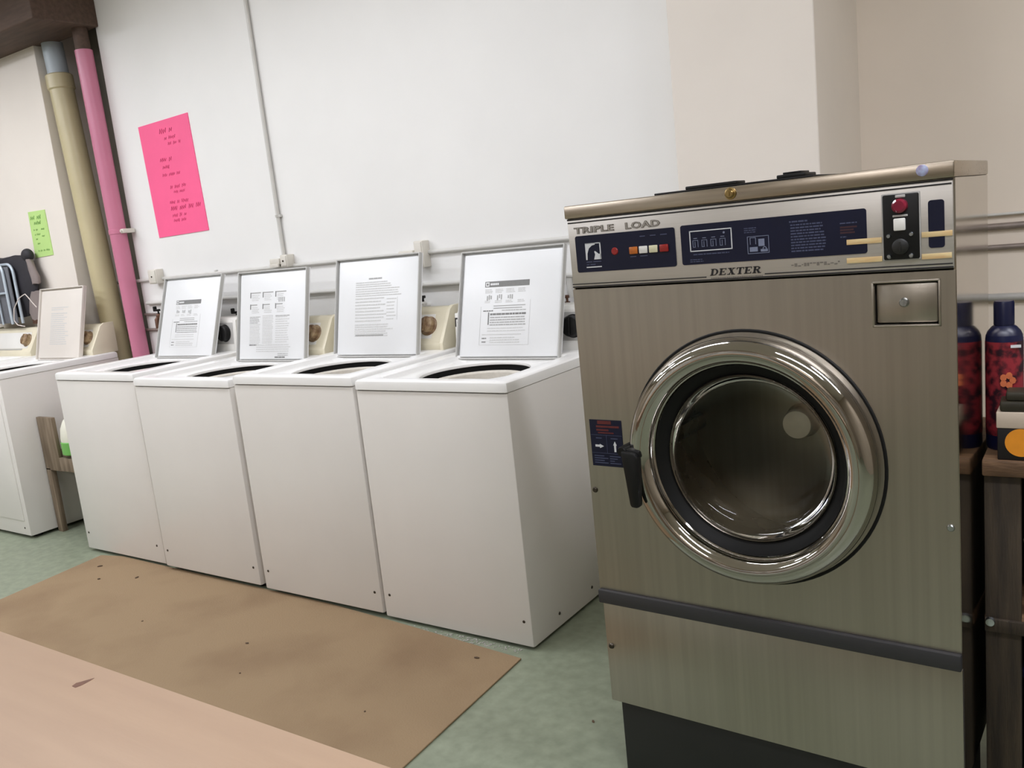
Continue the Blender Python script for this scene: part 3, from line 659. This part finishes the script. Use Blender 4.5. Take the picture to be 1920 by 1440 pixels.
# door: gasket, chrome ring, inner bezel, glass, handle
MB().lathe([(.2665, .002), (.2672, -.0025), (.2715, -.0030), (.2735, -.001), (.2735, .004)], (DCU, 0, DCZ), 'y', 96).build('door_gasket', M['rubber'], D)
MB().lathe([(.222, .03), (.227, .002), (.2285, -.0008), (.2668, -.0008)], (DCU, 0, DCZ), 'y', 96).build('door_collar', M['steel'], D)
dr = MB().lathe([(.236, -.006), (.2545, -.008), (.2605, -.016), (.2615, -.026), (.2585, -.038), (.251, -.049), (.239, -.0555), (.227, -.0555), (.217, -.050), (.210, -.041), (.2055, -.031), (.2035, -.022)],
                (DCU, 0, DCZ), 'y', 128).build('door_ring', M['chrome'], D)
MB().lathe([(.2035, -.022), (.198, -.012), (.190, -.006), (.184, .0), (.18, .002)], (DCU, 0, DCZ), 'y', 96).build('door_seal', M['rubber'], dr)
MB().lathe([(.1805, .0), (.1795, -.004), (.177, -.0055), (.1745, -.003), (.1735, .002)], (DCU, 0, DCZ), 'y', 96).build('glass_rim', M['drum'], dr)
MB().lathe([(.174, .004), (.168, .030), (.155, .042), (.12, .05), (.06, .0545), (0, .056)], (DCU, 0, DCZ), 'y', 96).build('door_glass', M['glass'], dr)
m = MB()
m.prism([(.130, .862), (.163, .858), (.171, .848), (.166, .738), (.160, .734), (.146, .735), (.143, .742), (.132, .84)], -.074, -.054, 'y', .004)
m.prism([(.122, .866), (.170, .862), (.172, .846), (.124, .846)], -.062, -.03, 'y', .004)
m.lathe([(0, -.066), (.010, -.066), (.012, -.06), (.012, -.0)], (.128, 0, .858), 'y', 20)
m.build('door_handle', M['black'], dr)
# drum
dm = MB().lathe([(.224, .012), (.228, .03), (.262, .06), (.275, .075), (.278, .42), (.27, .43)], (DCU, 0, DCZ), 'y', 96)
for k in range(3):
    a = k * 2 * PI / 3 + 1.0
    dm.box(.25, .276, .1, .4, -.02, .02, .012, mtx=Matrix.Translation((DCU, 0, DCZ)) @ Matrix.Rotation(a, 4, 'Y'))
dm = dm.build('drum', M['drum'], D)
MB().lathe([(.276, .42), (.2, .405), (.12, .39), (.05, .375), (0, .373)], (0, 0, 0), 'y', 96).build('drum_back', M['drumback'], dm, loc=(DCU, 0, DCZ))
MB().lathe([(.055, .380), (.037, .34), (.036, .31), (.033, .302), (.018, .297), (.0, .296)], (DCU, 0, DCZ), 'y', 40).build('drum_hub', M['hub'], dm)
m = MB().lathe([(.30, DD - .002), (.30, .62), (.1, .64), (0, .64)], (DCU - .02, 0, DCZ), 'y', 64)
m.build('drum_housing', M['blackbase'], D)
# bumper, kick panel, base
MB().box(-.001, DW + .001, -.010, .006, .4590, .4925, .003).build('bumper_strip', M['bumper'], D)
kp = MB().box(.005, DW + .002, 0, .012, .2, .459, .002).build('kick_panel', M['steel'], D)
MB().lathe([(0, -.004), (.005, -.004), (.0075, 0)], (.0175, 0, .3455), 'y', 16).build('screw', M['screw'], kp)
MB().box(.025, DW - .02, .01, DD - .02, 0, .202, .004).build('plinth', M['blackbase'], D)

# ------------------------------------------------------------------ notices on the wall
def notice(name, label, corners, y, paper, ink, rows, seed):
    (x0, z0), (x1, z1) = corners[3], corners[1]
    t = MB().prism([corners[3], corners[2], corners[1], corners[0]], y - .004, y + .0008, 'y')
    o = tag(t.build(name, paper, smooth=0), label, 'notice')
    rnd = random.Random(seed); m = MB()
    w, h = x1 - x0, z1 - z0
    for (fx0, fx1, fz, hh) in rows:      # handwritten squiggles
        x = x0 + fx0 * w; e = x0 + fx1 * w; z = z0 + fz * h
        while x < e:
            n = rnd.randint(2, 5); pts = []
            for i in range(n * 2): pts.append((x + i * hh * .35, y - .0044, z + (hh * .5 if i % 2 else -hh * .4) * (.6 + .6 * rnd.random())))
            m.tube(pts, hh * .09, 5); x += n * 2 * hh * .35 + hh * .7
    m.build('handwriting', ink, o, smooth=0)
    return o
notice('pink_notice', 'neon pink card with faint handwriting taped on the white wall', [(-.618, 2.114), (-.183, 2.124), (-.162, 1.525), (-.596, 1.519)], .8, M['pinkpaper'], M['pinkink'],
       [(.38, .62, .9, .024), (.46, .56, .835, .018), (.52, .76, .785, .016), (.3, .52, .66, .022), (.33, .5, .595, .018), (.3, .7, .53, .016), (.42, .78, .42, .018), (.48, .66, .375, .014), (.36, .76, .29, .018), (.36, .92, .235, .022), (.37, .62, .175, .018), (.38, .56, .13, .016)], 5)
notice('green_notice', 'lime green letter-size sheet with handwriting on the cream pier', [(-1.758, 1.775), (-1.565, 1.772), (-1.562, 1.501), (-1.77, 1.496)], .72, M['greenpaper'], M['greenink'],
       [(.15, .8, .86, .026), (.3, .62, .74, .024), (.2, .35, .6, .012), (.22, .42, .5, .012), (.62, .78, .6, .012), (.24, .36, .4, .012), (.6, .75, .45, .01), (.28, .44, .3, .012), (.25, .75, .14, .012)], 8)

# ------------------------------------------------------------------ pipes
def vpipe(mb, p0, p1, r, seg=28): return mb.tube([p0, p1], r, seg)
yp_bot, yp_top = Vector((-1.108, .785, .0)), Vector((-1.270, .782, 2.675))
def along(a, b, z): f_ = (z - a.z) / (b.z - a.z); return a + (b - a) * f_
t = thing('drain_pipe', 'thick mustard drain pipe with blue-grey upper length in the pier corner', 'pipe', tuple(yp_bot))
lc = lambda v: tuple(Vector(v) - yp_bot)
yp_bot2 = Vector((-1.055, .705, 0)); 
P = lambda z: lc(along(yp_bot, yp_top, z))
MB().tube([P(0), P(2.45)], [.071, .066], 32).build('lower_length', M['yellowpipe'], t)
MB().tube([P(2.44), P(2.675)], .057, 32).build('upper_length', M['bluegrey'], t)
MB().tube([P(2.415), P(2.422), P(2.495), P(2.502)], [.067, .074, .074, .066], 32).build('coupling_collar', M['yellowpipe'], t)
m = MB().box(-.02, .02, -.04, .06, -.02, .02, .004, mtx=Matrix.Translation(P(2.45)) @ Matrix.Translation((-.088, .02, 0)))
m.build('wall_bracket', M['yellowpipe'], t)
pk_bot, pk_top = Vector((-.85, .735, 0)), Vector((-.8995, .735, 2.675))
t = thing('pink_pipe', 'rose pink painted riser pipe beside the mustard drain pipe', 'pipe', tuple(pk_bot))
P2 = lambda z: tuple(along(pk_bot, pk_top, z) - pk_bot)
MB().tube([P2(0), P2(2.56)], .046, 32).build('riser', M['pinkpipe'], t)
MB().tube([P2(2.56), P2(2.675)], .040, 28).build('top_length', M['beam'], t)
c_ = Vector(P2(1.58))
m = MB().tube([P2(1.566), P2(1.568), P2(1.592), P2(1.594)], [.0465, .049, .049, .0465], 32)
m.build('pipe_clip', M['pinkpipe'], t)
m = MB().box(.044, .074, -.014, .06, -.012, .012, .003, mtx=Matrix.Translation(c_)); m.tube([c_ + Vector((.062, -.024, 0)), c_ + Vector((.062, -.01, 0))], .006, 10)
m.build('clip_bolt', M['boxw'], t)
for (z, xx) in ((2.66, -.985), (2.66, -.955)):
    pass

def conduit(name, label, pts, r, mtl, clips=(), group=None):
    o = tag(MB().tube(pts, r, 12).build(name, mtl), label, 'pipe', group)
    for (x, y, z, vert) in clips:
        mm = MB()
        if vert: mm.box(x - .018, x + .018, y - .004, y + .012, z - .006, z + .006, .001).tube([(x, y - r - .002, z - .006), (x, y - r - .002, z + .006)], .006, 8)
        else: mm.box(x - .006, x + .006, y - .004, y + .012, z - .018, z + .018, .001)
        mm.build('saddle_clip', mtl, o)
    return o
conduit('electrical_conduit', 'upper horizontal white conduit run above the washer lids', [(-1.358, .862, 1.295), (-.99, .862, 1.296), (-.95, .80, 1.296), (-.90, .791, 1.296), (.4, .791, 1.301), (2.505, .791, 1.309)], .0095, M['conduit'], [(-.15, .788, 1.298, 0)])
conduit('electrical_conduit', 'lower horizontal pipe run passing behind the open washer lids', [(-.8, .786, 1.166), (2.505, .786, 1.165)], .010, M['conduit'], [(.3, .786, 1.166, 0), (1.62, .786, 1.165, 0)])
conduit('electrical_conduit', 'slim vertical conduit rising to the ceiling right of the pink card', [(.391, .788, 1.33), (.389, .788, 1.7), (.382, .788, 2.94)], .0095, M['conduit'], [(.391, .788, 1.545, 1)])
for (z, r, lb) in ((1.243, .005, 'thin topmost cable of three runs on the warm wall right of the stainless machine'), (1.203, .011, 'middle grey conduit of three on the warm wall right of the stainless machine'), (1.133, .009, 'lowest grey conduit of three on the warm wall right of the stainless machine')):
    conduit('wall_conduit', lb, [(2.99, 1.248, z), (6.15, 1.248, z)], r, M['oldpipe'] if r > .006 else M['conduit'])
conduit('wall_rail', 'broad pale skirting rail low on the warm wall behind the blue bottles', [(2.99, 1.246, .962), (6.15, 1.246, .962)], .013, M['greyplate'])

def jbox(x, z, w, h, label, extra):
    t = thing('junction_box', label, 'junction box', (x, .801, z))
    MB().box(-w / 2, w / 2, -.05, 0, -h / 2, h / 2, .005).build('box_body', M['boxw'], t)
    MB().box(-w / 2 + .006, w / 2 - .006, -.054, -.049, -h / 2 + .006, h / 2 - .006, .002).build('cover_plate', M['boxw'], t)
    MB().lathe([(0, -.057), (.004, -.057), (.005, -.054)], (0, 0, 0), 'y', 10).build('screw', M['screw'], t)
    if extra:
        ex, ew, eh = extra
        MB().box(ex - ew / 2, ex + ew / 2, -.045, 0, -eh / 2, eh / 2, .006).box(ex - ew / 2 + .004, ex + ew / 2 - .004, -.05, -.04, -eh / 2 - .012, -eh / 2 + .004, .002).build('switch', M['boxw'], t)
    return t
jbox(-.655, 1.312, .075, .08, 'small ivory junction box on conduit just right of the pink pipe', None)
jbox(.425, 1.328, .05, .06, 'ivory junction box at the foot of the vertical conduit', (-.075, .07, .03))
jbox(1.278, 1.300, .05, .115, 'tall ivory junction box above the gap right of the plain-print lid', (-.08, .085, .04))

# water pipes and taps behind the machines
conduit('water_pipe', 'short upper water pipe from the pink pipe to the washer tap', [(-.845, .79, 1.103), (-.70, .79, 1.101)], .007, M['oldpipe'])
conduit('water_pipe', 'short lower water pipe just below its twin beside the pink pipe', [(-1.358, .862, 1.02), (-.99, .862, 1.017), (-.95, .80, 1.015), (-.90, .79, 1.014), (-.72, .79, 1.013)], .009, M['oldpipe'])
def tap(x, z, label, body, handle):
    t = thing('water_tap', label, 'tap', (x, .802, z))
    MB().tube([(0, 0, 0), (0, -.05, 0), (0, -.06, -.01), (0, -.06, -.06)], .010, 12).lathe([(.012, -.03), (.016, -.02), (.016, .012), (.01, .02)], (0, -.04, 0), 'z', 16).build('valve_body', body, t)
    m = MB().tube([(0, -.04, .018), (0, -.04, .04)], .005, 8)
    m.box(-.032, .01, -.05, -.03, .034, .046, .003).box(-.034, -.022, -.05, -.03, .034, .062, .003)
    m.build('lever_handle', handle, t)
    return t
tap(-.672, 1.085, 'black-levered water tap on the wall left of the pink-pipe washer lid', M['valvebrown'], M['black'])
tap(.0, 1.05, 'black-levered water tap in the gap left of the grid-sheet lid', M['offwhite'], M['black'])
tap(1.262, 1.075, 'black-levered water tap in the gap right of the plain-print lid', M['offwhite'], M['black'])
t = tap(1.99, 1.045, 'bronze water tap hidden between the last lid and the stainless machine', M['valvebrown'], M['valvebrown'])
conduit('supply_pipe', 'white vertical supply pipe dropping to the bronze tap by the stainless machine', [(2.0, .775, 1.155), (2.0, .775, 1.08)], .012, M['conduit'])

# ------------------------------------------------------------------ floor things
m = MB().prism([(-.335, -.002), (-.2, .03), (1.25, .012), (1.6, -.012), (2.187, -.062), (2.26, -1.45), (-.13, -1.45)], .0005, .006, 'z', .002)
fm = tag(m.build('floor_mat', M['cardmat'], smooth=0), 'large brown hardboard mat lying on the green floor before the white washers', 'mat')
def scatter(name, label, kind, pts, r0, mtl):
    m = MB()
    for (x, y, z, s) in pts:
        b = bmesh.new(); bmesh.ops.create_icosphere(b, subdivisions=1, radius=1)
        for v in b.verts: v.co *= random.uniform(.7, 1.2)
        m.merge(b, 0, Matrix.Translation((x, y, z + s * .3)) @ Matrix.Rotation(random.random() * 6, 4, 'Z') @ Matrix.Diagonal((s * random.uniform(.8, 2.2), s, s * .45, 1)))
    return tag(m.build(name, mtl), label, kind, kind='stuff')
scatter('floor_lint', 'line of white lint along the mat edge under the washer fronts', 'lint', [(random.triangular(1.55, 2.2, 1.95), random.uniform(-.034, -.002), .0002, random.uniform(.0012, .0035)) for _ in range(200)], .01, M['lint'])
scatter('floor_debris', 'small dark crumbs scattered on the brown mat and green floor', 'debris', [(1.36, -.52, .006, .004), (.15, -.12, .006, .006), (.62, -.4, .006, .004), (-.18, -.1, .006, .007), (1.93, -.52, .006, .004), (1.2, -.36, .006, .005), (-.02, -.2, .006, .007), (2.57, -.28, 0, .005), (2.05, -.12, .006, .006)], .01, M['dirt'])

# table in the foreground
TX0, TX1, TY0, TY1, TZ = 1.05, 3.18, -2.02, -1.507, .75
t = thing('table', 'pale pinkish wooden table in the near left foreground', 'table', ((TX0 + TX1) / 2, (TY0 + TY1) / 2, 0))
ox, oy = (TX0 + TX1) / 2, (TY0 + TY1) / 2
hw, hd = (TX1 - TX0) / 2, (TY1 - TY0) / 2
tt = MB().box(-hw, hw, -hd, hd, TZ - .028, TZ, .003).build('tabletop', M['pinkwood'], t)
k = MB().prism([(-.016, -.002), (-.006, -.006), (.004, -.003), (.016, .004), (.02, .008), (.008, .006), (-.004, .004), (-.012, .003)], TZ - .001, TZ + .0004, 'z', mtx=Matrix.Translation((2.452 - ox, -1.556 - oy, 0)) @ Matrix.Rotation(.7, 4, 'Z') @ Matrix.Diagonal((.75, 1.7, 1, 1)))
k.build('wood_knot', M['knot'], tt, smooth=0)
MB().box(-hw + .06, hw - .06, -hd + .05, -hd + .07, TZ - .11, TZ - .028).box(-hw + .06, hw - .06, hd - .07, hd - .05, TZ - .11, TZ - .028).build('apron', M['pinkwood'], t)
for sx in (-1, 1):
    for sy in (-1, 1):
        a, b = sx * (hw - .07), sy * (hd - .06); MB().box(a - .025, a + .025, b - .025, b + .025, 0, TZ - .028, .003).build('leg', M['pinkwood'], t)

# wooden stand + jug between the machines
t = thing('wooden_stand', 'weathered open wooden stand in the gap between two washers', 'stand', (-1.005, .15, 0))
MB().box(0, .155, 0, .02, .35, .642, .002).build('front_board', M['oldwood'], t)
MB().box(0, .045, .0, .03, 0, .36, .002).build('leg', M['oldwood'], t)
MB().box(.445, .49, .0, .03, 0, .642, .002).build('leg', M['oldwood'], t)
MB().box(0, .045, .33, .36, 0, .642, .002).build('leg', M['oldwood'], t)
MB().box(.445, .49, .33, .36, 0, .642, .002).build('leg', M['oldwood'], t)
MB().box(.15, .45, 0, .02, .352, .425, .002).build('rail', M['oldwood'], t)
MB().box(.0, .49, .022, .345, .425, .44, .002).build('shelf_board', M['oldwood'], t)
MB().box(.0, .49, .35, .365, .03, .64, .002).build('back_board', M['oldwood'], t)
t = thing('detergent_jug', 'cream plastic jug with a grass green base on the wooden stand', 'jug', (-.77, .125, .441))
MB().lathe([(0, 0), (.07, 0), (.078, .006), (.078, .068), (.074, .072)], (0, .095, 0), 'z', 32).build('green_base', M['green'], t)
MB().lathe([(.074, .070), (.075, .09), (.068, .14), (.05, .18), (.03, .2), (.026, .215), (0, .215)], (0, .095, 0), 'z', 32).build('jug_body', M['jugwhite'], t)
MB().lathe([(.03, .212), (.03, .235), (0, .237)], (0, .095, 0), 'z', 24).build('cap', M['jugwhite'], t)

# things hanging at the left: folding cart, black bag, cord
t = thing('shopping_cart', 'pale blue tubular folding cart with slate mesh at the left edge', 'cart', (-2.03, .58, 1.06))
m = MB()
def arch(x0, x1, z0, z1, y, r):
    pts = [(x0, y, z0), (x0, y, z1 - .06)]
    for k in range(6): a = PI - k * PI / 10; pts.append((x0 + .06 + .06 * math.cos(a), y, z1 - .06 + .06 * math.sin(a)))
    for k in range(6): a = PI / 2 - k * PI / 10; pts.append((x1 - .06 + .06 * math.cos(a), y, z1 - .06 + .06 * math.sin(a)))
    pts += [(x1, y, z0)]; return pts
m.tube(arch(-.26, .10, .045, .42, 0, 0), .009, 10).tube(arch(-.30, .15, .045, .415, .038, 0), .009, 10)
m.tube([(-.26, 0, .24), (.10, 0, .24)], .007, 8).tube([(-.02, 0, .045), (-.02, 0, .24)], .006, 8)
m.build('tube_frame', M['bluesteel'], t)
MB().box(-.29, .14, .012, .02, .05, .40, .003).build('mesh_bag', M['mesh'], t)
t = thing('shoulder_bag', 'black nylon bag with rounded top hung on the cream pier', 'bag', (-1.82, .672, 1.115))
def blob(prof, cy, ry, name, mtl, wob=.006, n=26):
    """soft hanging shape: prof = [(z, x0, x1)], elliptical sections"""
    b = bmesh.new(); rings = []
    for (z, x0, x1) in prof:
        ring = []
        for k in range(n):
            a = 2 * PI * k / n; cx, rx = (x0 + x1) / 2, (x1 - x0) / 2
            f_ = 1 + .10 * math.sin(5 * a + z * 40)
            ring.append(b.verts.new((cx + rx * math.cos(a), cy + ry * math.sin(a) * f_, z + wob * math.sin(3 * a + z * 25))))
        rings.append(ring)
    for A_, B_ in zip(rings, rings[1:]):
        for k in range(n): b.faces.new((A_[k], A_[(k + 1) % n], B_[(k + 1) % n], B_[k]))
    b.faces.new(rings[0]); b.faces.new(rings[-1]); bmesh.ops.recalc_face_normals(b, faces=list(b.faces))
    return MB().merge(b).build(name, mtl, t)
blob([(.03, -.34, -.06), (.08, -.36, -.01), (.14, -.38, .05), (.22, -.4, .105), (.30, -.4, .10), (.35, -.4, .085), (.385, -.4, .06), (.40, -.38, .03), (.405, -.3, -.02)], 0, .034, 'bag_body', M['blackcloth'])
b = bmesh.new(); bmesh.ops.create_uvsphere(b, u_segments=20, v_segments=14, radius=.045)
for v in b.verts: v.co = Vector((v.co.x * 1.1, v.co.y * .7, v.co.z * .9)) + Vector((.045, 0, .402))
MB().merge(b).build('top_loop_roll', M['blackcloth'], t)
blob([(.225, .075, .145), (.26, .07, .15), (.31, .065, .125), (.36, .06, .10), (.375, .06, .085)], -.012, .02, 'side_flap', M['greycloth'], .003)
blob([(.0, -.03, .17), (.05, -.05, .18), (.12, -.03, .17), (.18, .03, .16)], 0, .03, 'lower_grey_form', M['greycloth'], .003)  # grey form with brown block, fills the space between bag and lid
MB().box(.0, .17, -.028, .028, -.022, .01, .006).build('lower_brown_block', M['valvebrown'], t)
pts = [(-1.62, .585, 1.20), (-1.66, .58, 1.24), (-1.705, .575, 1.285), (-1.78, .57, 1.26), (-1.85, .565, 1.2), (-1.865, .56, 1.13), (-1.83, .56, 1.10), (-1.76, .565, 1.09)]
sm = []
for i in range(len(pts) - 1):
    a0, b0 = Vector(pts[i]), Vector(pts[i + 1]); p_ = Vector(pts[max(0, i - 1)]); n_ = Vector(pts[min(len(pts) - 1, i + 2)])
    for k in range(5):
        s = k / 5; h = s * s * (3 - 2 * s); sm.append(a0.lerp(b0, s) + ((b0 - p_) * .08 * s * (1 - s) - (n_ - a0) * .08 * s * (1 - s)))
sm.append(Vector(pts[-1]))
tag(MB().tube(sm, .0028, 8).build('looped_cord', M['cord']), 'thin pale looped cord dangling beside the black bag', 'cord')

# ------------------------------------------------------------------ shelf and supplies on the right
SX, SY = 3.535, -.305
t = thing('wooden_shelf', 'rough dark timber shelf unit right of the stainless machine', 'shelf', (SX, SY, 0))
MB().box(.0, .54, .0, .36, .790, .823, .003).build('top_board', M['boardwood'], t)
MB().box(.0, .54, .02, .36, .462, .489, .003).build('lower_board', M['boardwood'], t)
MB().box(.002, .066, .012, .034, 0, .790, .003).build('post', M['darkwood'], t)
MB().box(.474, .538, .012, .034, 0, .790, .003).build('post', M['darkwood'], t)
MB().box(.002, .024, .034, .36, 0, .790, .002).build('side_board', M['darkwood'], t)
MB().box(.516, .538, .034, .36, 0, .790, .002).build('side_board', M['darkwood'], t)
MB().box(.024, .516, .345, .36, 0, .790, .002).build('back_board', M['darkwood'], t)
MB().box(.002, .20, .004, .014, .46, .488, .002).build('front_rail', M['darkwood'], t)
MB().lathe([(0, -.004), (.008, -.003), (.010, .004)], (.012, .002, .482), 'y', 14).build('nail_head', M['silver'], t)
def bottle(x, y, z, r, hb, hs, hc, capr, label, body, shoulder, capm, lab, nm):
    t = thing(nm, label, 'bottle', (x, y, z))
    MB().lathe([(0, 0), (r * .92, 0), (r, .006), (r, hb), (r * .97, hb + .008)], (0, 0, 0), 'z', 40).build('bottle_body', body, t)
    MB().lathe([(r * .97, hb + .007), (r * .88, hb + (hs - hb) * .55), (r * .66, hs - .003), (capr * 1.0, hs), (capr * .9, hs + .012), (0, hs + .012)], (0, 0, 0), 'z', 40).build('shoulder', shoulder, t)
    MB().lathe([(r * 1.012, .03), (r * 1.018, .033), (r * 1.018, hb - .008), (r * 1.012, hb - .004)], (0, 0, 0), 'z', 40).build('label_wrap', lab, t)
    MB().lathe([(capr * 1.06, hs + .001), (capr * 1.06, hc - .004), (capr * .98, hc), (0, hc)], (0, 0, 0), 'z', 28).build('cap', capm, t)
    return t
b1 = bottle(3.5655, -.20, .823, .0335, .225, .252, .30, .0175, 'dark blue capped bottle with red floral label on the rough shelf', M['deepblue'], M['capblue'], M['capblue'], M['redlabel'], 'detergent_bottle')
m = MB()
for (a, z, w_) in ((.2, .135, .016), (.5, .125, .010)):
    pass
for k in range(5):
    a = k * 2 * PI / 5; m.prism([(.006 * math.cos(a + q) * (1 + .0 * q) + .009 * math.cos(a), .145 + .007 * math.sin(a + q) + .010 * math.sin(a)) for q in [i_ * PI / 4 for i_ in range(8)]], -.0355, -.0335, 'y', mtx=Matrix.Rotation(.25, 4, 'Z'))
m.build('orange_flower', M['peach'], b1, smooth=0)
m = MB().box(.004, .022, -.0352, -.0335, .21, .2155, mtx=Matrix.Rotation(.3, 4, 'Z'))
m.build('white_print', M['whiteink'], b1, smooth=0)
b2 = bottle(3.668, -.13, .823, .064, .27, .355, .40, .03, 'tall deep blue bottle with grey label cut by the right edge', M['deepblue'], M['deepblue'], M['deepblue'], M['greyplate'], 'softener_bottle')
t = thing('carton', 'black carton with orange disc and pale lid on the shelf', 'carton', (3.66, -.268, .823))
MB().box(-.0985, .12, -.03, .030, 0, .066, .002).build('carton_body', M['blackcard'], t)
MB().box(-.1, .122, -.032, .032, .064, .096, .002).build('carton_lid', M['whitecard'], t)
MB().lathe([(0, -.0318), (.0275, -.0318), (.0275, -.0295)], (-.058, 0, .036), 'y', 32).build('orange_disc', M['orange'], t)
t = MB().box(-.095, .11, -.028, .03, 0, .02, .004).box(-.085, .12, -.024, .028, .02, .038, .005)
o = t.build('folded_pouch', M['olive'], loc=(3.66, -.268, .9195), rot=(0, 0, .04)); tag(o, 'dark olive folded pouch lying on the carton lid', 'pouch')
b = bmesh.new(); bmesh.ops.create_icosphere(b, subdivisions=4, radius=1)
for v in b.verts:
    n = 1 + .10 * math.sin(9 * v.co.x + 3 * v.co.z) * math.cos(8 * v.co.y + 2) + .06 * math.sin(17 * v.co.z + 5 * v.co.x)
    v.co = Vector((v.co.x * .12 * n, v.co.y * .10 * n, max(-.115, v.co.z * .13 * n)))
o = MB().merge(b).build('plastic_bag', M['plasticbag'], loc=(3.725, -.16, .606)); tag(o, 'crumpled pale plastic bag stuffed on the lower shelf', 'bag')
t = thing('dark_navy_box', 'dark navy lidded box on the floor below the shelf', 'bin', (3.80, -.115, 0))  # plain dark navy box fills the space below the shelf
MB().loops([[(-.17, -.13, 0), (.17, -.13, 0), (.17, .13, 0), (-.17, .13, 0)], [(-.195, -.145, .36), (.195, -.145, .36), (.195, .145, .36), (-.195, .145, .36)], [(-.185, -.135, .36), (.185, -.135, .36), (.185, .135, .36), (-.185, .135, .36)], [(-.16, -.12, .02), (.16, -.12, .02), (.16, .12, .02), (-.16, .12, .02)]], fill_first=True, fill_last=True).build('navy_box_body', M['deepblue'], t)
MB().box(-.2, .2, -.15, .15, .35, .37, .004).build('navy_box_lid', M['capblue'], t)

# ------------------------------------------------------------------ unseen side of the room, dryers added for reflections in the steel
for (x, k, lb) in ((-1.2, 'enamel', 'unseen white dryer added behind the camera for reflections, first from the left corner'), (-.3, 'enamel', 'unseen white dryer added behind the camera for reflections, second from the left corner'),
                   (.6, 'enamel', 'unseen white dryer added behind the camera for reflections, third from the left corner'), (1.5, 'enamel', 'unseen white dryer added behind the camera for reflections, beside the tan ones'),
                   (2.5, 'furnish', 'unseen tan dryer added behind the camera for reflections, beside the white ones'), (3.3, 'furnish', 'unseen tan dryer added behind the camera for reflections, middle of three'), (4.1, 'furnish', 'unseen tan dryer added behind the camera for reflections, last of three')):
    t = thing('reflection_dryer', lb, 'dryer', (x, -4.82, 0), PI, 'dryers added for reflections')
    MB().box(-.4, .4, -.35, .35, 0, 1.75, .01).build('cabinet', M[k], t)
    MB().lathe([(.27, -.345), (.27, -.36), (.26, -.38), (.24, -.385), (.2, -.37), (0, -.365)], (0, 0, 1.2), 'y', 48).build('door', M['greyplate'], t)
    MB().box(-.34, .34, -.36, -.34, 1.6, 1.7, .004).build('control_strip', M['black'], t)

# ------------------------------------------------------------------ world and view
w = bpy.data.worlds.new('world'); SC.world = w; w.use_nodes = True
w.node_tree.nodes['Background'].inputs['Color'].default_value = (.9, .88, .82, 1); w.node_tree.nodes['Background'].inputs['Strength'].default_value = .05
vs = SC.view_settings; vs.view_transform = 'Standard'; vs.look = 'None'; vs.gamma = 1; vs.use_curve_mapping = False; vs.exposure = 0.0
